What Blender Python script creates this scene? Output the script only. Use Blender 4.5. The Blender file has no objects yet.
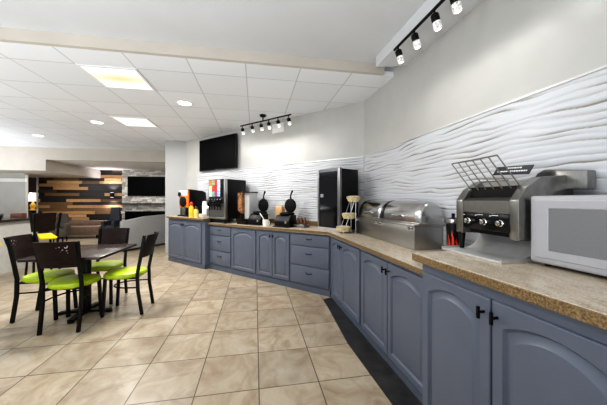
import bpy, bmesh, math, random
from math import sin, cos, pi, radians, atan2, sqrt
from mathutils import Vector, Matrix, noise
random.seed(7)
SC = bpy.context.scene
COL = SC.collection

# ------------------------------------------------------------------ frames
TH = radians(10.24)                       # main room grid (G right, F away)
Q = (0.963, 4.2166)                       # corner where the two tiled walls meet
UR, NR = (0.2035, -0.9791), (0.9791, 0.2035)
UL, NL = (-0.8193, 0.5734), (0.5734, 0.8193)
ROT_L, ROT_R = radians(-34.987), radians(-78.257)
def GF(g, f, z=0.0): return Vector((g*.984 - f*.1777, g*.1777 + f*.984, z))
def PL(t, d, z=0.0): return Vector((Q[0]+t*UL[0]-d*NL[0], Q[1]+t*UL[1]-d*NL[1], z))
def PR(t, d, z=0.0): return Vector((Q[0]+t*UR[0]-d*NR[0], Q[1]+t*UR[1]-d*NR[1], z))
def W(wall, t, d, z=0.0): return PL(t, d, z) if wall == 'L' else PR(t, d, z)
def RW(wall): return ROT_L if wall == 'L' else ROT_R

# ------------------------------------------------------------------ materials
def s2l(c): return tuple(((v/255)/12.92 if v/255 <= .04045 else ((v/255+.055)/1.055)**2.4) for v in c) + (1.0,)
MATS = {}
def mat(name, rgb, rough=.5, metal=0.0, var=.06, scale=18, bump=0.0, bscale=60, emit=0.0, ergb=None, trans=0.0, spec=.5, coat=0.0, alpha=1.0, stretch=(1, 1, 1), aniso=0.0):
    if name in MATS: return MATS[name]
    m = bpy.data.materials.new(name); m.use_nodes = True
    nt = m.node_tree; N = nt.nodes; L = nt.links
    b = N['Principled BSDF']
    c = s2l(rgb)
    tc = N.new('ShaderNodeTexCoord'); mp = N.new('ShaderNodeMapping'); mp.inputs['Scale'].default_value = stretch
    L.new(tc.outputs['Object'], mp.inputs['Vector'])
    nz = N.new('ShaderNodeTexNoise'); nz.inputs['Scale'].default_value = scale; nz.inputs['Detail'].default_value = 4
    L.new(mp.outputs[0], nz.inputs['Vector'])
    rp = N.new('ShaderNodeValToRGB')
    rp.color_ramp.elements[0].position = .3; rp.color_ramp.elements[1].position = .7
    rp.color_ramp.elements[0].color = tuple(max(0, v*(1-var*2)) for v in c[:3]) + (1,)
    rp.color_ramp.elements[1].color = tuple(min(1, v*(1+var*2)) for v in c[:3]) + (1,)
    L.new(nz.outputs['Fac'], rp.inputs['Fac']); L.new(rp.outputs['Color'], b.inputs['Base Color'])
    b.inputs['Roughness'].default_value = rough; b.inputs['Metallic'].default_value = metal
    b.inputs['Specular IOR Level'].default_value = spec
    b.inputs['Coat Weight'].default_value = coat
    if aniso: b.inputs['Anisotropic'].default_value = aniso
    if trans: b.inputs['Transmission Weight'].default_value = trans; b.inputs['IOR'].default_value = 1.3
    if alpha < 1: b.inputs['Alpha'].default_value = alpha
    if emit:
        b.inputs['Emission Color'].default_value = s2l(ergb or rgb); b.inputs['Emission Strength'].default_value = emit
    if bump:
        n2 = N.new('ShaderNodeTexNoise'); n2.inputs['Scale'].default_value = bscale; n2.inputs['Detail'].default_value = 5
        L.new(mp.outputs[0], n2.inputs['Vector'])
        bp = N.new('ShaderNodeBump'); bp.inputs['Strength'].default_value = bump; bp.inputs['Distance'].default_value = .01
        L.new(n2.outputs['Fac'], bp.inputs['Height']); L.new(bp.outputs[0], b.inputs['Normal'])
    MATS[name] = m
    return m

def floor_mat():
    m = bpy.data.materials.new('beige_floor_tile'); m.use_nodes = True
    nt = m.node_tree; N = nt.nodes; L = nt.links; b = N['Principled BSDF']
    tc = N.new('ShaderNodeTexCoord'); mp = N.new('ShaderNodeMapping')
    mp.inputs['Location'].default_value = (-.027+.455*40, -2.006+.4765*40, 0)
    L.new(tc.outputs['Object'], mp.inputs['Vector'])
    br = N.new('ShaderNodeTexBrick'); br.offset = 0; br.squash = 1
    br.inputs['Scale'].default_value = 1; br.inputs['Brick Width'].default_value = .455; br.inputs['Row Height'].default_value = .4765
    br.inputs['Mortar Size'].default_value = .0042; br.inputs['Mortar Smooth'].default_value = .2
    br.inputs['Color1'].default_value = (0, 0, 0, 1); br.inputs['Color2'].default_value = (1, 1, 1, 1); br.inputs['Mortar'].default_value = (.5, .5, .5, 1)
    L.new(mp.outputs[0], br.inputs['Vector'])
    # per tile random offset of the vein pattern
    vm = N.new('ShaderNodeVectorMath'); vm.operation = 'MULTIPLY_ADD'
    vm.inputs[1].default_value = (37, 53, 19)
    L.new(br.outputs['Color'], vm.inputs[0]); L.new(mp.outputs[0], vm.inputs[2])
    n1 = N.new('ShaderNodeTexNoise'); n1.inputs['Scale'].default_value = 3.2; n1.inputs['Detail'].default_value = 7; n1.inputs['Roughness'].default_value = .62; n1.inputs['Distortion'].default_value = 1.4
    L.new(vm.outputs[0], n1.inputs['Vector'])
    r1 = N.new('ShaderNodeValToRGB'); e = r1.color_ramp.elements
    e[0].position = .28; e[0].color = s2l((136, 117, 95)); e[1].position = .72; e[1].color = s2l((180, 170, 154))
    q = e.new(.45); q.color = s2l((158, 143, 121)); q = e.new(.56); q.color = s2l((169, 156, 135))
    L.new(n1.outputs['Fac'], r1.inputs['Fac'])
    wv = N.new('ShaderNodeTexWave'); wv.inputs['Scale'].default_value = 1.1; wv.inputs['Distortion'].default_value = 9; wv.inputs['Detail'].default_value = 4; wv.inputs['Detail Scale'].default_value = 1.3
    L.new(vm.outputs[0], wv.inputs['Vector'])
    r2 = N.new('ShaderNodeValToRGB'); e = r2.color_ramp.elements
    e[0].position = .0; e[0].color = (1, 1, 1, 1); e[1].position = .07; e[1].color = (0, 0, 0, 1)
    L.new(wv.outputs['Fac'], r2.inputs['Fac'])
    mx = N.new('ShaderNodeMix'); mx.data_type = 'RGBA'
    sc = N.new('ShaderNodeMath'); sc.operation = 'MULTIPLY'; sc.inputs[1].default_value = .22
    L.new(r2.outputs['Color'], sc.inputs[0]); L.new(sc.outputs[0], mx.inputs['Factor'])
    L.new(r1.outputs['Color'], mx.inputs['A']); mx.inputs['B'].default_value = s2l((140, 114, 88))
    hs = N.new('ShaderNodeHueSaturation')
    mr = N.new('ShaderNodeMapRange'); mr.inputs['To Min'].default_value = .86; mr.inputs['To Max'].default_value = 1.1
    L.new(br.outputs['Color'], mr.inputs['Value']); L.new(mr.outputs[0], hs.inputs['Value']); L.new(mx.outputs['Result'], hs.inputs['Color'])
    m2 = N.new('ShaderNodeMix'); m2.data_type = 'RGBA'
    L.new(br.outputs['Fac'], m2.inputs['Factor']); L.new(hs.outputs[0], m2.inputs['A']); m2.inputs['B'].default_value = s2l((70, 58, 46))
    L.new(m2.outputs['Result'], b.inputs['Base Color'])
    b.inputs['Roughness'].default_value = .38
    bp = N.new('ShaderNodeBump'); bp.inputs['Strength'].default_value = .4; bp.inputs['Distance'].default_value = .003; bp.invert = True
    L.new(br.outputs['Fac'], bp.inputs['Height']); L.new(bp.outputs[0], b.inputs['Normal'])
    return m

def ceil_mat():
    m = bpy.data.materials.new('ceiling_tile'); m.use_nodes = True
    nt = m.node_tree; N = nt.nodes; L = nt.links; b = N['Principled BSDF']
    tc = N.new('ShaderNodeTexCoord'); mp = N.new('ShaderNodeMapping')
    mp.inputs['Location'].default_value = (2.03+.64*30, -3.47+.64*30, 0)
    L.new(tc.outputs['Object'], mp.inputs['Vector'])
    br = N.new('ShaderNodeTexBrick'); br.offset = 0
    br.inputs['Scale'].default_value = 1; br.inputs['Brick Width'].default_value = .64; br.inputs['Row Height'].default_value = .64
    br.inputs['Mortar Size'].default_value = .008; br.inputs['Mortar Smooth'].default_value = .3
    br.inputs['Color1'].default_value = s2l((236, 238, 242)); br.inputs['Color2'].default_value = s2l((230, 232, 236)); br.inputs['Mortar'].default_value = s2l((198, 199, 201))
    L.new(mp.outputs[0], br.inputs['Vector'])
    L.new(br.outputs['Color'], b.inputs['Base Color']); b.inputs['Roughness'].default_value = .85
    n2 = N.new('ShaderNodeTexNoise'); n2.inputs['Scale'].default_value = 160
    bp = N.new('ShaderNodeBump'); bp.inputs['Strength'].default_value = .08; bp.inputs['Distance'].default_value = .004
    L.new(n2.outputs['Fac'], bp.inputs['Height']); L.new(bp.outputs[0], b.inputs['Normal'])
    return m

def granite_mat(name='tan_granite'):
    m = bpy.data.materials.new(name); m.use_nodes = True
    nt = m.node_tree; N = nt.nodes; L = nt.links; b = N['Principled BSDF']
    tc = N.new('ShaderNodeTexCoord')
    mp = N.new('ShaderNodeMapping'); mp.inputs['Rotation'].default_value = (0, 0, radians(10)); mp.inputs['Scale'].default_value = (3, 1, 1)
    L.new(tc.outputs['Object'], mp.inputs['Vector'])
    n1 = N.new('ShaderNodeTexNoise'); n1.inputs['Scale'].default_value = 9; n1.inputs['Detail'].default_value = 8; n1.inputs['Roughness'].default_value = .7
    L.new(mp.outputs[0], n1.inputs['Vector'])
    n2 = N.new('ShaderNodeTexNoise'); n2.inputs['Scale'].default_value = 140; n2.inputs['Detail'].default_value = 3
    L.new(tc.outputs['Object'], n2.inputs['Vector'])
    def ramp(src, stops):
        r = N.new('ShaderNodeValToRGB'); e = r.color_ramp.elements
        e[0].position = stops[0][0]; e[0].color = s2l(stops[0][1]); e[1].position = stops[-1][0]; e[1].color = s2l(stops[-1][1])
        for p, c in stops[1:-1]: k = e.new(p); k.color = s2l(c)
        L.new(src, r.inputs['Fac']); return r.outputs['Color']
    top = ramp(n1.outputs['Fac'], [(.3, (146, 128, 110)), (.45, (196, 184, 166)), (.6, (214, 205, 190)), (.75, (182, 168, 150))])
    spk = ramp(n2.outputs['Fac'], [(.36, (120, 96, 74)), (.5, (200, 180, 150)), (.7, (225, 212, 190))])
    a = N.new('ShaderNodeMix'); a.data_type = 'RGBA'; a.inputs['Factor'].default_value = .4
    L.new(top, a.inputs['A']); L.new(spk, a.inputs['B'])
    n3 = N.new('ShaderNodeTexNoise'); n3.inputs['Scale'].default_value = 130; n3.inputs['Detail'].default_value = 4
    L.new(tc.outputs['Object'], n3.inputs['Vector'])
    edge = ramp(n3.outputs['Fac'], [(.3, (76, 60, 40)), (.5, (114, 92, 62)), (.7, (146, 122, 88))])  # darker golden edge reflection painted into the side faces
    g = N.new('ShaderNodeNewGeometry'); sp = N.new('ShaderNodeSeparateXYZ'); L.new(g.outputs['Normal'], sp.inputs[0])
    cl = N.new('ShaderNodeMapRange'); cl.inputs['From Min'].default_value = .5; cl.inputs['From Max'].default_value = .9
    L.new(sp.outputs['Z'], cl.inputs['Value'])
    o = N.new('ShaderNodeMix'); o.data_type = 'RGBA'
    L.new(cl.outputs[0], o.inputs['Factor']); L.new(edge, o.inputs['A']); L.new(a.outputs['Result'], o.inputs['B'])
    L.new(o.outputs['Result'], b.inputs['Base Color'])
    b.inputs['Roughness'].default_value = .25
    return m

def relief_mat():
    m = bpy.data.materials.new('wavy_white_tile'); m.use_nodes = True
    nt = m.node_tree; N = nt.nodes; L = nt.links; b = N['Principled BSDF']
    at = N.new('ShaderNodeAttribute'); at.attribute_name = 'streak_shade'
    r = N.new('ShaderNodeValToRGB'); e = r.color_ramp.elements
    e[0].position = .05; e[0].color = s2l((128, 122, 114)); e[1].position = .66; e[1].color = s2l((198, 200, 204))  # grey streaks plus valley shade painted in by relief height
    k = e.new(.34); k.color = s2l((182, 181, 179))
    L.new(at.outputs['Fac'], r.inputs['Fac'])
    # grout joints between the large tiles
    tc = N.new('ShaderNodeTexCoord'); sp = N.new('ShaderNodeSeparateXYZ'); L.new(tc.outputs['Object'], sp.inputs[0])
    cb = N.new('ShaderNodeCombineXYZ'); L.new(sp.outputs['X'], cb.inputs['X']); L.new(sp.outputs['Z'], cb.inputs['Y'])
    br = N.new('ShaderNodeTexBrick'); br.offset = .5
    br.inputs['Scale'].default_value = 1; br.inputs['Brick Width'].default_value = .9; br.inputs['Row Height'].default_value = .3; br.inputs['Mortar Size'].default_value = .002
    L.new(cb.outputs[0], br.inputs['Vector'])
    mx = N.new('ShaderNodeMix'); mx.data_type = 'RGBA'
    f = N.new('ShaderNodeMath'); f.operation = 'MULTIPLY'; f.inputs[1].default_value = .35
    L.new(br.outputs['Fac'], f.inputs[0]); L.new(f.outputs[0], mx.inputs['Factor'])
    L.new(r.outputs['Color'], mx.inputs['A']); mx.inputs['B'].default_value = s2l((190, 192, 194))
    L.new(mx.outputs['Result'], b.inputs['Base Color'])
    b.inputs['Roughness'].default_value = .3
    return m

def panel_mat(name, stain):
    m = bpy.data.materials.new(name); m.use_nodes = True
    nt = m.node_tree; N = nt.nodes; L = nt.links; b = N['Principled BSDF']
    tc = N.new('ShaderNodeTexCoord'); mp = N.new('ShaderNodeMapping'); mp.inputs['Scale'].default_value = (2.2, 6, 1)
    mp.inputs['Rotation'].default_value = (0, 0, radians(-8))
    L.new(tc.outputs['Object'], mp.inputs['Vector'])
    gr = N.new('ShaderNodeTexGradient'); gr.gradient_type = 'SPHERICAL'; L.new(mp.outputs[0], gr.inputs['Vector'])
    r = N.new('ShaderNodeValToRGB'); e = r.color_ramp.elements
    e[0].position = 0; e[0].color = (1, 1, .97, 1); e[1].position = 1; e[1].color = s2l(stain)
    L.new(gr.outputs['Fac'], r.inputs['Fac'])
    L.new(r.outputs['Color'], b.inputs['Emission Color']); b.inputs['Emission Strength'].default_value = .95
    b.inputs['Base Color'].default_value = (.03, .03, .03, 1)
    return m

M_floor = floor_mat(); M_ceil = ceil_mat(); M_gran = granite_mat(); M_relief = relief_mat()
M_wall = mat('greige_wall_paint', (184, 183, 179), .33, var=.02, scale=3, bump=.03, bscale=200)
M_white = mat('white_paint', (232, 230, 227), .6, var=.015, scale=3)
M_drywall = mat('drywall_ceiling', (208, 209, 211), .8, var=.015, scale=2)
M_beam = mat('cream_beam_paint', (196, 188, 178), .7, var=.02, scale=3)
M_blue = mat('blue_grey_cabinet_paint', (88, 95, 109), .36, var=.02, scale=5)
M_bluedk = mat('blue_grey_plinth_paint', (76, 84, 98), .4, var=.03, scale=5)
M_black = mat('black_plastic', (9, 9, 10), .42, var=.1, spec=.22)
M_blackg = mat('black_gloss', (9, 9, 11), .15, var=.05, spec=.35)
M_screen = mat('black_screen', (5, 5, 6), .5, var=.02, spec=.05)
M_iron = mat('black_metal', (7, 7, 7), .5, var=.1, spec=.18)
M_steel = mat('brushed_steel', (176, 176, 174), .28, metal=1.0, var=.05, scale=30, stretch=(1, 1, 14))
M_steeld = mat('dark_brushed_steel', (138, 137, 134), .34, metal=1.0, var=.06, scale=30, stretch=(14, 1, 1))
M_chrome = mat('chrome', (215, 215, 215), .12, metal=1.0, var=.02)
M_lime = mat('lime_vinyl', (164, 188, 14), .38, var=.05, scale=12, bump=.05, bscale=150)
M_wood = mat('dark_walnut', (26, 15, 12), .36, var=.25, spec=.16, scale=9, stretch=(1, 1, 9))
M_tabletop = mat('grey_brown_laminate', (50, 40, 36), .24, var=.14, scale=6, stretch=(8, 1, 1))
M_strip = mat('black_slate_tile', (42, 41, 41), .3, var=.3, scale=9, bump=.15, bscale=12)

# ------------------------------------------------------------------ mesh builder
class MB:
    def __init__(self): self.bm = bmesh.new(); self.mi = 0
    def _tag(self, faces):
        for f in faces: f.material_index = self.mi
    def box(self, x0, x1, y0, y1, z0, z1, bev=0.0, M=None, seg=2):
        vs = [self.bm.verts.new((x, y, z)) for z in (z0, z1) for y in (y0, y1) for x in (x0, x1)]
        fs = [self.bm.faces.new([vs[i] for i in q]) for q in ((0, 2, 3, 1), (4, 5, 7, 6), (0, 1, 5, 4), (2, 6, 7, 3), (0, 4, 6, 2), (1, 3, 7, 5))]
        self._tag(fs)
        if bev:
            r = bmesh.ops.bevel(self.bm, geom=list({e for f in fs for e in f.edges}), offset=bev, segments=seg, affect='EDGES', profile=.5)
            self._tag(r['faces'])
            vs = list({v for f in r['faces'] for v in f.verts} | {v for f in fs if f.is_valid for v in f.verts})
        if M is not None: bmesh.ops.transform(self.bm, matrix=M, verts=[v for v in vs if v.is_valid])
        return self
    def loft(self, rings, closed=True, cap0=True, cap1=True):
        R = [[self.bm.verts.new(p) for p in ring] for ring in rings]; n = len(R[0]); fs = []
        for a, b in zip(R, R[1:]):
            for i in range(n if closed else n-1):
                j = (i+1) % n
                fs.append(self.bm.faces.new((a[i], a[j], b[j], b[i])))
        if cap0: fs.append(self.bm.faces.new(R[0][::-1]))
        if cap1: fs.append(self.bm.faces.new(R[-1]))
        self._tag(fs); return self
    def cyl(self, p0, p1, r0, r1=None, seg=14):
        p0, p1 = Vector(p0), Vector(p1); r1 = r0 if r1 is None else r1
        d = (p1-p0).normalized(); u = d.orthogonal().normalized(); v = d.cross(u)
        ring = lambda c, r: [c + r*(cos(2*pi*i/seg)*u + sin(2*pi*i/seg)*v) for i in range(seg)]
        return self.loft([ring(p0, r0), ring(p1, r1)])
    def lathe(self, prof, c=(0, 0, 0), seg=20, axis='Z'):
        def P(r, z, a):
            if axis == 'Z': q = (r*cos(a), r*sin(a), z)
            elif axis == 'Y': q = (r*cos(a), -z, r*sin(a))
            else: q = (z, r*cos(a), r*sin(a))
            return Vector(q)+Vector(c)
        return self.loft([[P(max(r, 1e-4), z, 2*pi*i/seg) for i in range(seg)] for r, z in prof])
    def tube(self, pts, r, seg=8, closed=False):
        pts = [Vector(p) for p in pts]; n = len(pts); rings = []; u = None
        for i in range(n):
            a = pts[(i-1) % n] if (closed or i) else pts[0]; b = pts[(i+1) % n] if (closed or i < n-1) else pts[-1]
            d = (b-a).normalized()
            u = d.orthogonal().normalized() if u is None else (u-u.dot(d)*d).normalized()
            v = d.cross(u)
            rr = r[i] if isinstance(r, (list, tuple)) else r
            rings.append([pts[i]+rr*(cos(2*pi*k/seg)*u+sin(2*pi*k/seg)*v) for k in range(seg)])
        if closed: rings.append(rings[0]); return self.loft(rings, cap0=False, cap1=False)
        return self.loft(rings)
    def bar(self, pts, w, t, side=(1, 0, 0)):
        """flat bar along pts: w along side, t across"""
        pts = [Vector(p) for p in pts]; s = Vector(side).normalized(); rings = []
        for i, p in enumerate(pts):
            d = (pts[min(i+1, len(pts)-1)]-pts[max(i-1, 0)]).normalized(); n = d.cross(s).normalized()
            rings.append([p+s*w/2+n*t/2, p-s*w/2+n*t/2, p-s*w/2-n*t/2, p+s*w/2-n*t/2])
        return self.loft(rings)
    def prism(self, poly, a0, a1, axis='Z', bev=0.0):
        def P(u, v, a): return {'Z': (u, v, a), 'Y': (u, a, v), 'X': (a, u, v)}[axis]
        r = [[self.bm.verts.new(P(u, v, a)) for u, v in poly] for a in (a0, a1)]; n = len(poly)
        fs = [self.bm.faces.new((r[0][i], r[0][(i+1) % n], r[1][(i+1) % n], r[1][i])) for i in range(n)]
        fs += [self.bm.faces.new(r[0][::-1]), self.bm.faces.new(r[1])]
        self._tag(fs)
        if bev:
            q = bmesh.ops.bevel(self.bm, geom=list({e for f in fs for e in f.edges}), offset=bev, segments=2, affect='EDGES', profile=.5)
            self._tag(q['faces'])
        return self
    def sphere(self, c, r, sx=1, sy=1, sz=1, u=16, v=10):
        M = Matrix.Translation(c) @ Matrix.Diagonal((sx, sy, sz, 1))
        q = bmesh.ops.create_uvsphere(self.bm, u_segments=u, v_segments=v, radius=r, matrix=M)
        self._tag({f for w in q['verts'] for f in w.link_faces}); return self

def obj(name, mb, m, parent=None, smooth=True, loc=None, rotz=0, weld=False):
    bm = mb.bm
    bmesh.ops.recalc_face_normals(bm, faces=bm.faces)
    me = bpy.data.meshes.new(name); bm.to_mesh(me); bm.free()
    for k in (m if isinstance(m, (list, tuple)) else [m]): me.materials.append(k)
    if smooth:
        for p in me.polygons: p.use_smooth = True
        me.set_sharp_from_angle(angle=radians(38))
    o = bpy.data.objects.new(name, me); COL.objects.link(o)
    if parent is not None: o.parent = parent
    if loc is not None: o.location = loc
    o.rotation_euler[2] = rotz
    return o
def tag(o, label, cat, group=None):
    o['label'] = label; o['category'] = cat
    if group: o['group'] = group
    return o
def thing(name, label, cat, loc=(0, 0, 0), rotz=0, group=None):
    o = bpy.data.objects.new(name, None); COL.objects.link(o); o.empty_display_size = .1
    o.location = loc; o.rotation_euler = (0, 0, rotz)
    return tag(o, label, cat, group)
def struct(name, mb, m, loc=None, rotz=0, smooth=False):
    o = obj(name, mb, m, None, smooth, loc, rotz); o['kind'] = 'structure'; return o
def dup(root, loc, rotz, label=None, group=None, skip=()):
    r = root.copy(); COL.objects.link(r); r.location = loc; r.rotation_euler = (0, 0, rotz)
    if label: r['label'] = label
    if group: r['group'] = group
    for ch in list(root.children):
        c = ch.copy(); COL.objects.link(c); c.parent = r
        for g in ch.children:
            if g.name.split('.')[0] in skip: continue
            d = g.copy(); COL.objects.link(d); d.parent = c
    return r

# ================================================================== SETTING
ZC, ZT = 2.96, 3.08          # tiled ceiling, raised drywall tray
F_FASC, F_BEAM, F_BACK = 3.07, 9.13, 12.0
struct('floor', MB().box(-13, 5, -4, 14, -.1, 0), M_floor, (0, 0, 0), TH)
# dark slate strip along the right-hand cabinets
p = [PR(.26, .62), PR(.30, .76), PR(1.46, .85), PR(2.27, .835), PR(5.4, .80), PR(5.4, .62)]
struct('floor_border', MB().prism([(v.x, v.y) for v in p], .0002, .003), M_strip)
# walls: right, left (diagonal) in their own frames (x along the wall, y into it)
struct('wall_right', MB().box(-.0, 5.6, 0, .12, 0, 3.2), M_wall, PR(0, 0), ROT_R)
struct('wall_diagonal', MB().box(-4.955, 0.12, 0, .12, 0, 3.2), M_wall, PL(0, 0), ROT_L)
eg, ef = -1.791, 7.494
struct('wall_pillar', MB().box(eg-.52, eg, ef, F_BACK+.2, 0, 3.0), mat('pillar_paint', (170, 170, 170), .6, var=.01, scale=3), (0, 0, 0), TH)

def relief(name, x0, x1, wall, z0=.95, z1=2.08):
    bm = bmesh.new(); nx = int((x1-x0)/.03); nz = int((z1-z0)/.0045)
    lay = bm.verts.layers.float_color.new('streak_shade')
    seed = 0 if wall == 'R' else 31
    rows = []
    for j in range(nz+1):
        z = z0+(z1-z0)*j/nz; row = []
        for i in range(nx+1):
            x = x0+(x1-x0)*i/nx
            w = noise.noise(Vector((x*1.5+seed, z*2.2, 2)))*.7 + noise.noise(Vector((x*2.6+seed, z*9, 9)))*.6 + noise.noise(Vector((x*6+seed, z*13, 4)))*.2
            ph = z/.041 + w
            a = .56+1.2*noise.noise(Vector((x*2.2+seed, z*17, 5))); a = min(1, max(.0, a))
            s = (ph % 1.0)
            h = (s/.8 if s < .8 else (1-s)/.2); h = min(1, h*1.7)           # asymmetrical ridges
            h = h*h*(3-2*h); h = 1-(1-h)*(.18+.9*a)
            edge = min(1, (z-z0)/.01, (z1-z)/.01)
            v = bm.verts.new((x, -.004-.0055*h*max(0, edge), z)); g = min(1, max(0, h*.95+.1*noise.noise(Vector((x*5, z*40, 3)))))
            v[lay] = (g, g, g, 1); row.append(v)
        rows.append(row)
    for a, b in zip(rows, rows[1:]):
        for i in range(nx): bm.faces.new((a[i], a[i+1], b[i+1], b[i]))
    me = bpy.data.meshes.new(name); bm.to_mesh(me); bm.free(); me.materials.append(M_relief)
    for p in me.polygons: p.use_smooth = True
    o = bpy.data.objects.new(name, me); COL.objects.link(o); o['kind'] = 'structure'
    o.location = W(wall, 0, 0); o.rotation_euler[2] = RW(wall)
    return o
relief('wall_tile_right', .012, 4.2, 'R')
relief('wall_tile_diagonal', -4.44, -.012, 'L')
M_trim = mat('pale_metal_edge', (205, 205, 204), .3, metal=.5, var=.02)
struct('trim_1', MB().box(.012, 4.2, -.014, .0, 2.077, 2.09), M_trim, PR(0, 0), ROT_R)
struct('trim_2', MB().box(-4.44, -.012, -.014, .0, 2.077, 2.09), M_trim, PL(0, 0), ROT_L)

# tiled ceiling (G,F frame) cut to the room
def gf(v): return (v.x*.984+v.y*.1777, -v.x*.1777+v.y*.984)
cr = gf(PR(1.20, -.06)); cq = gf(PR(0, 0)+PL(0, -.1)-PL(0, 0)); ce = gf(PL(4.955, -.1))
k = (F_FASC-cr[1])
pR0, pR1 = Vector(gf(PR(0, -.05))), Vector(gf(PR(2, -.05)))
gR = pR0.x+(pR1.x-pR0.x)*(F_FASC-pR0.y)/(pR1.y-pR0.y)
struct('ceiling', MB().prism([(-13, F_FASC+.05), (gR, F_FASC+.05), cq, ce, (eg, F_BEAM), (-13, F_BEAM)], ZC, ZC+.06), M_ceil, (0, 0, 0), TH)
# raised drywall tray with its fascia and the soffit band beside the right wall
struct('ceiling_tray', MB().box(-13, 4, -4, F_FASC+.05, ZT, ZT+.05), M_drywall, (0, 0, 0), TH)
struct('ceiling_fascia', MB().box(-13, gR-.2, F_FASC, F_FASC+.05, ZC, ZT-.001), M_beam, (0, 0, 0), TH)
b0 = PR(1.02, .33); b1 = PR(5.6, .33); b2 = PR(5.6, -.05); b3 = PR(1.02, -.05)
b0 = Vector(((GF(0, 0)).x, 0, 0)) if False else b0
tA = 1.115
struct('ceiling_soffit', MB().prism([(v.x, v.y) for v in (PR(1.037, .33), b1, b2, PR(1.16, -.05))], ZC, ZT), M_drywall)
# far beam, dropped bulkhead and lounge ceiling
struct('wall_beam', MB().box(-6.10, eg-.52, F_BEAM, F_BEAM+.12, 2.60, ZC+.06), M_beam, (0, 0, 0), TH)
struct('ceiling_bulkhead', MB().box(-13, -6.10, F_BEAM, F_BACK, 2.27, ZC+.06), M_beam, (0, 0, 0), TH)
struct('ceiling_lounge', MB().box(-6.10, eg-.5, F_BEAM+.12, F_BACK, 2.60, 2.66), M_white, (0, 0, 0), TH)
# grey wall behind the bar, with a bright header trim
struct('wall_left', MB().box(-13, -7.40, 10.2, 10.32, 0, 2.27), M_wall, (0, 0, 0), TH)
struct('trim_3', MB().box(-13, -7.35, 10.14, 10.2, 1.99, 2.10), M_white, (0, 0, 0), TH)
struct('wall_recess', MB().box(-11.0, -7.6, 13.4, 13.5, 0, 2.6), mat('dark_red_brown_paint', (62, 36, 26), .6), (0, 0, 0), TH)
struct('wall_far', MB().box(-8.25, eg-.5, F_BACK, F_BACK+.12, 0, 2.66), mat('dark_backing', (40, 33, 28), .7), (0, 0, 0), TH)
struct('trim_4', MB().box(-8.29, -8.25, F_BACK-.06, F_BACK+.12, 0, 2.3), M_white, (0, 0, 0), TH)

# plank feature wall
def plank_wall():
    mb = MB(); cols = [(34, 29, 26), (60, 46, 35), (112, 84, 56), (196, 158, 112), (176, 136, 92), (22, 20, 19)]
    mats = [mat('plank_%s' % n, c, .5, var=.12, scale=7, stretch=(2, 1, 20)) for n, c in zip(('charcoal', 'umber', 'walnut', 'oak', 'honey', 'black'), cols)]
    rnd = random.Random(11); z = 0.0; h = .12; r = 0
    while z < 2.58:
        x = -8.25-rnd.random()*.9
        while x < -5.24:
            w = rnd.choice((.6, .9, 1.2, 1.5))
            mb.mi = rnd.choice((3, 4, 3, 2, 5) if rnd.random() < (.8 if r % 2 else .42) else (0, 5, 1, 0, 2))
            a, b = max(x, -8.25), min(x+w, -5.24)
            dz = .012+rnd.choice((0, .02, .035)) + (.02 if mb.mi in (3, 4) else 0)
            if b-a > .03: mb.box(a+.002, b-.002, -dz, 0, z+.003, min(z+h, 2.6)-.003)
            x += w
        z += h; r += 1
    return struct('wall_planks', mb, mats, GF(0, F_BACK), TH)
plank_wall()
def stone_wall():
    mb = MB(); cols = [(206, 202, 194), (218, 214, 206), (186, 182, 175), (228, 225, 219), (168, 164, 158)]
    mats = [mat('ledger_stone_%s' % n, c, .8, var=.12, scale=14, bump=.3, bscale=30) for n, c in zip(('grey', 'pale', 'mid', 'white', 'slate'), cols)]
    rnd = random.Random(5); h = .062
    x0, x1 = -5.24, eg-.5
    mb.mi = 2
    mb.box(x0, x1, -.18, 0, 0, 2.6)
    z = 0.0
    while z < 2.56:
        x = x0-rnd.random()*.2
        while x < x1:
            w = rnd.uniform(.12, .3); a, b = max(x, x0), min(x+w, x1)
            inhole = (z > .34 and z+h < .96 and a > -5.06)
            if b-a > .03 and not inhole:
                mb.mi = rnd.randrange(5); mb.box(a+.003, b-.003, -.2-rnd.random()*.035, -.17, z+.003, z+h-.003)
            x += w
        z += h
    return struct('wall_stone', mb, mats, GF(0, F_BACK), TH)
stone_wall()

# ------------------------------------------------------------------ ceiling fixtures
M_pan1 = panel_mat('stained_light_panel', (244, 222, 146)); M_pan2 = panel_mat('white_light_panel', (255, 255, 250))
M_fr = mat('white_fixture_frame', (235, 235, 233), .5, var=.01)
def panel(g, f, label, m, power, vis=True, z=ZC):
    t = thing('ceiling_light_panel', label, 'ceiling light', GF(g, f, z), TH, 'square ceiling light panels')
    fr = MB()
    for a in ((-.32, .32, -.32, -.295), (-.32, .32, .295, .32), (-.32, -.295, -.295, .295), (.295, .32, -.295, .295)): fr.box(a[0], a[1], a[2], a[3], -.012, 0)
    obj('frame', fr, M_fr, t); obj('diffuser', MB().box(-.297, .297, -.297, .297, -.006, 0), m, t)
    ld = bpy.data.lights.new('panel_lamp', 'AREA'); ld.shape = 'SQUARE'; ld.size = .58; ld.energy = power; ld.color = (1, .97, .93)
    lo = bpy.data.objects.new('panel_lamp', ld); COL.objects.link(lo); lo.location = GF(g, f, z-.02); lo.rotation_euler = (0, 0, TH)
    return t
panel(-1.71, 3.79, 'square ceiling light panel with a yellow stain, nearest one', M_pan1, 74)
panel(-2.35, 5.85, 'plain white square ceiling light panel, farther one', M_pan2, 62)
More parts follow.
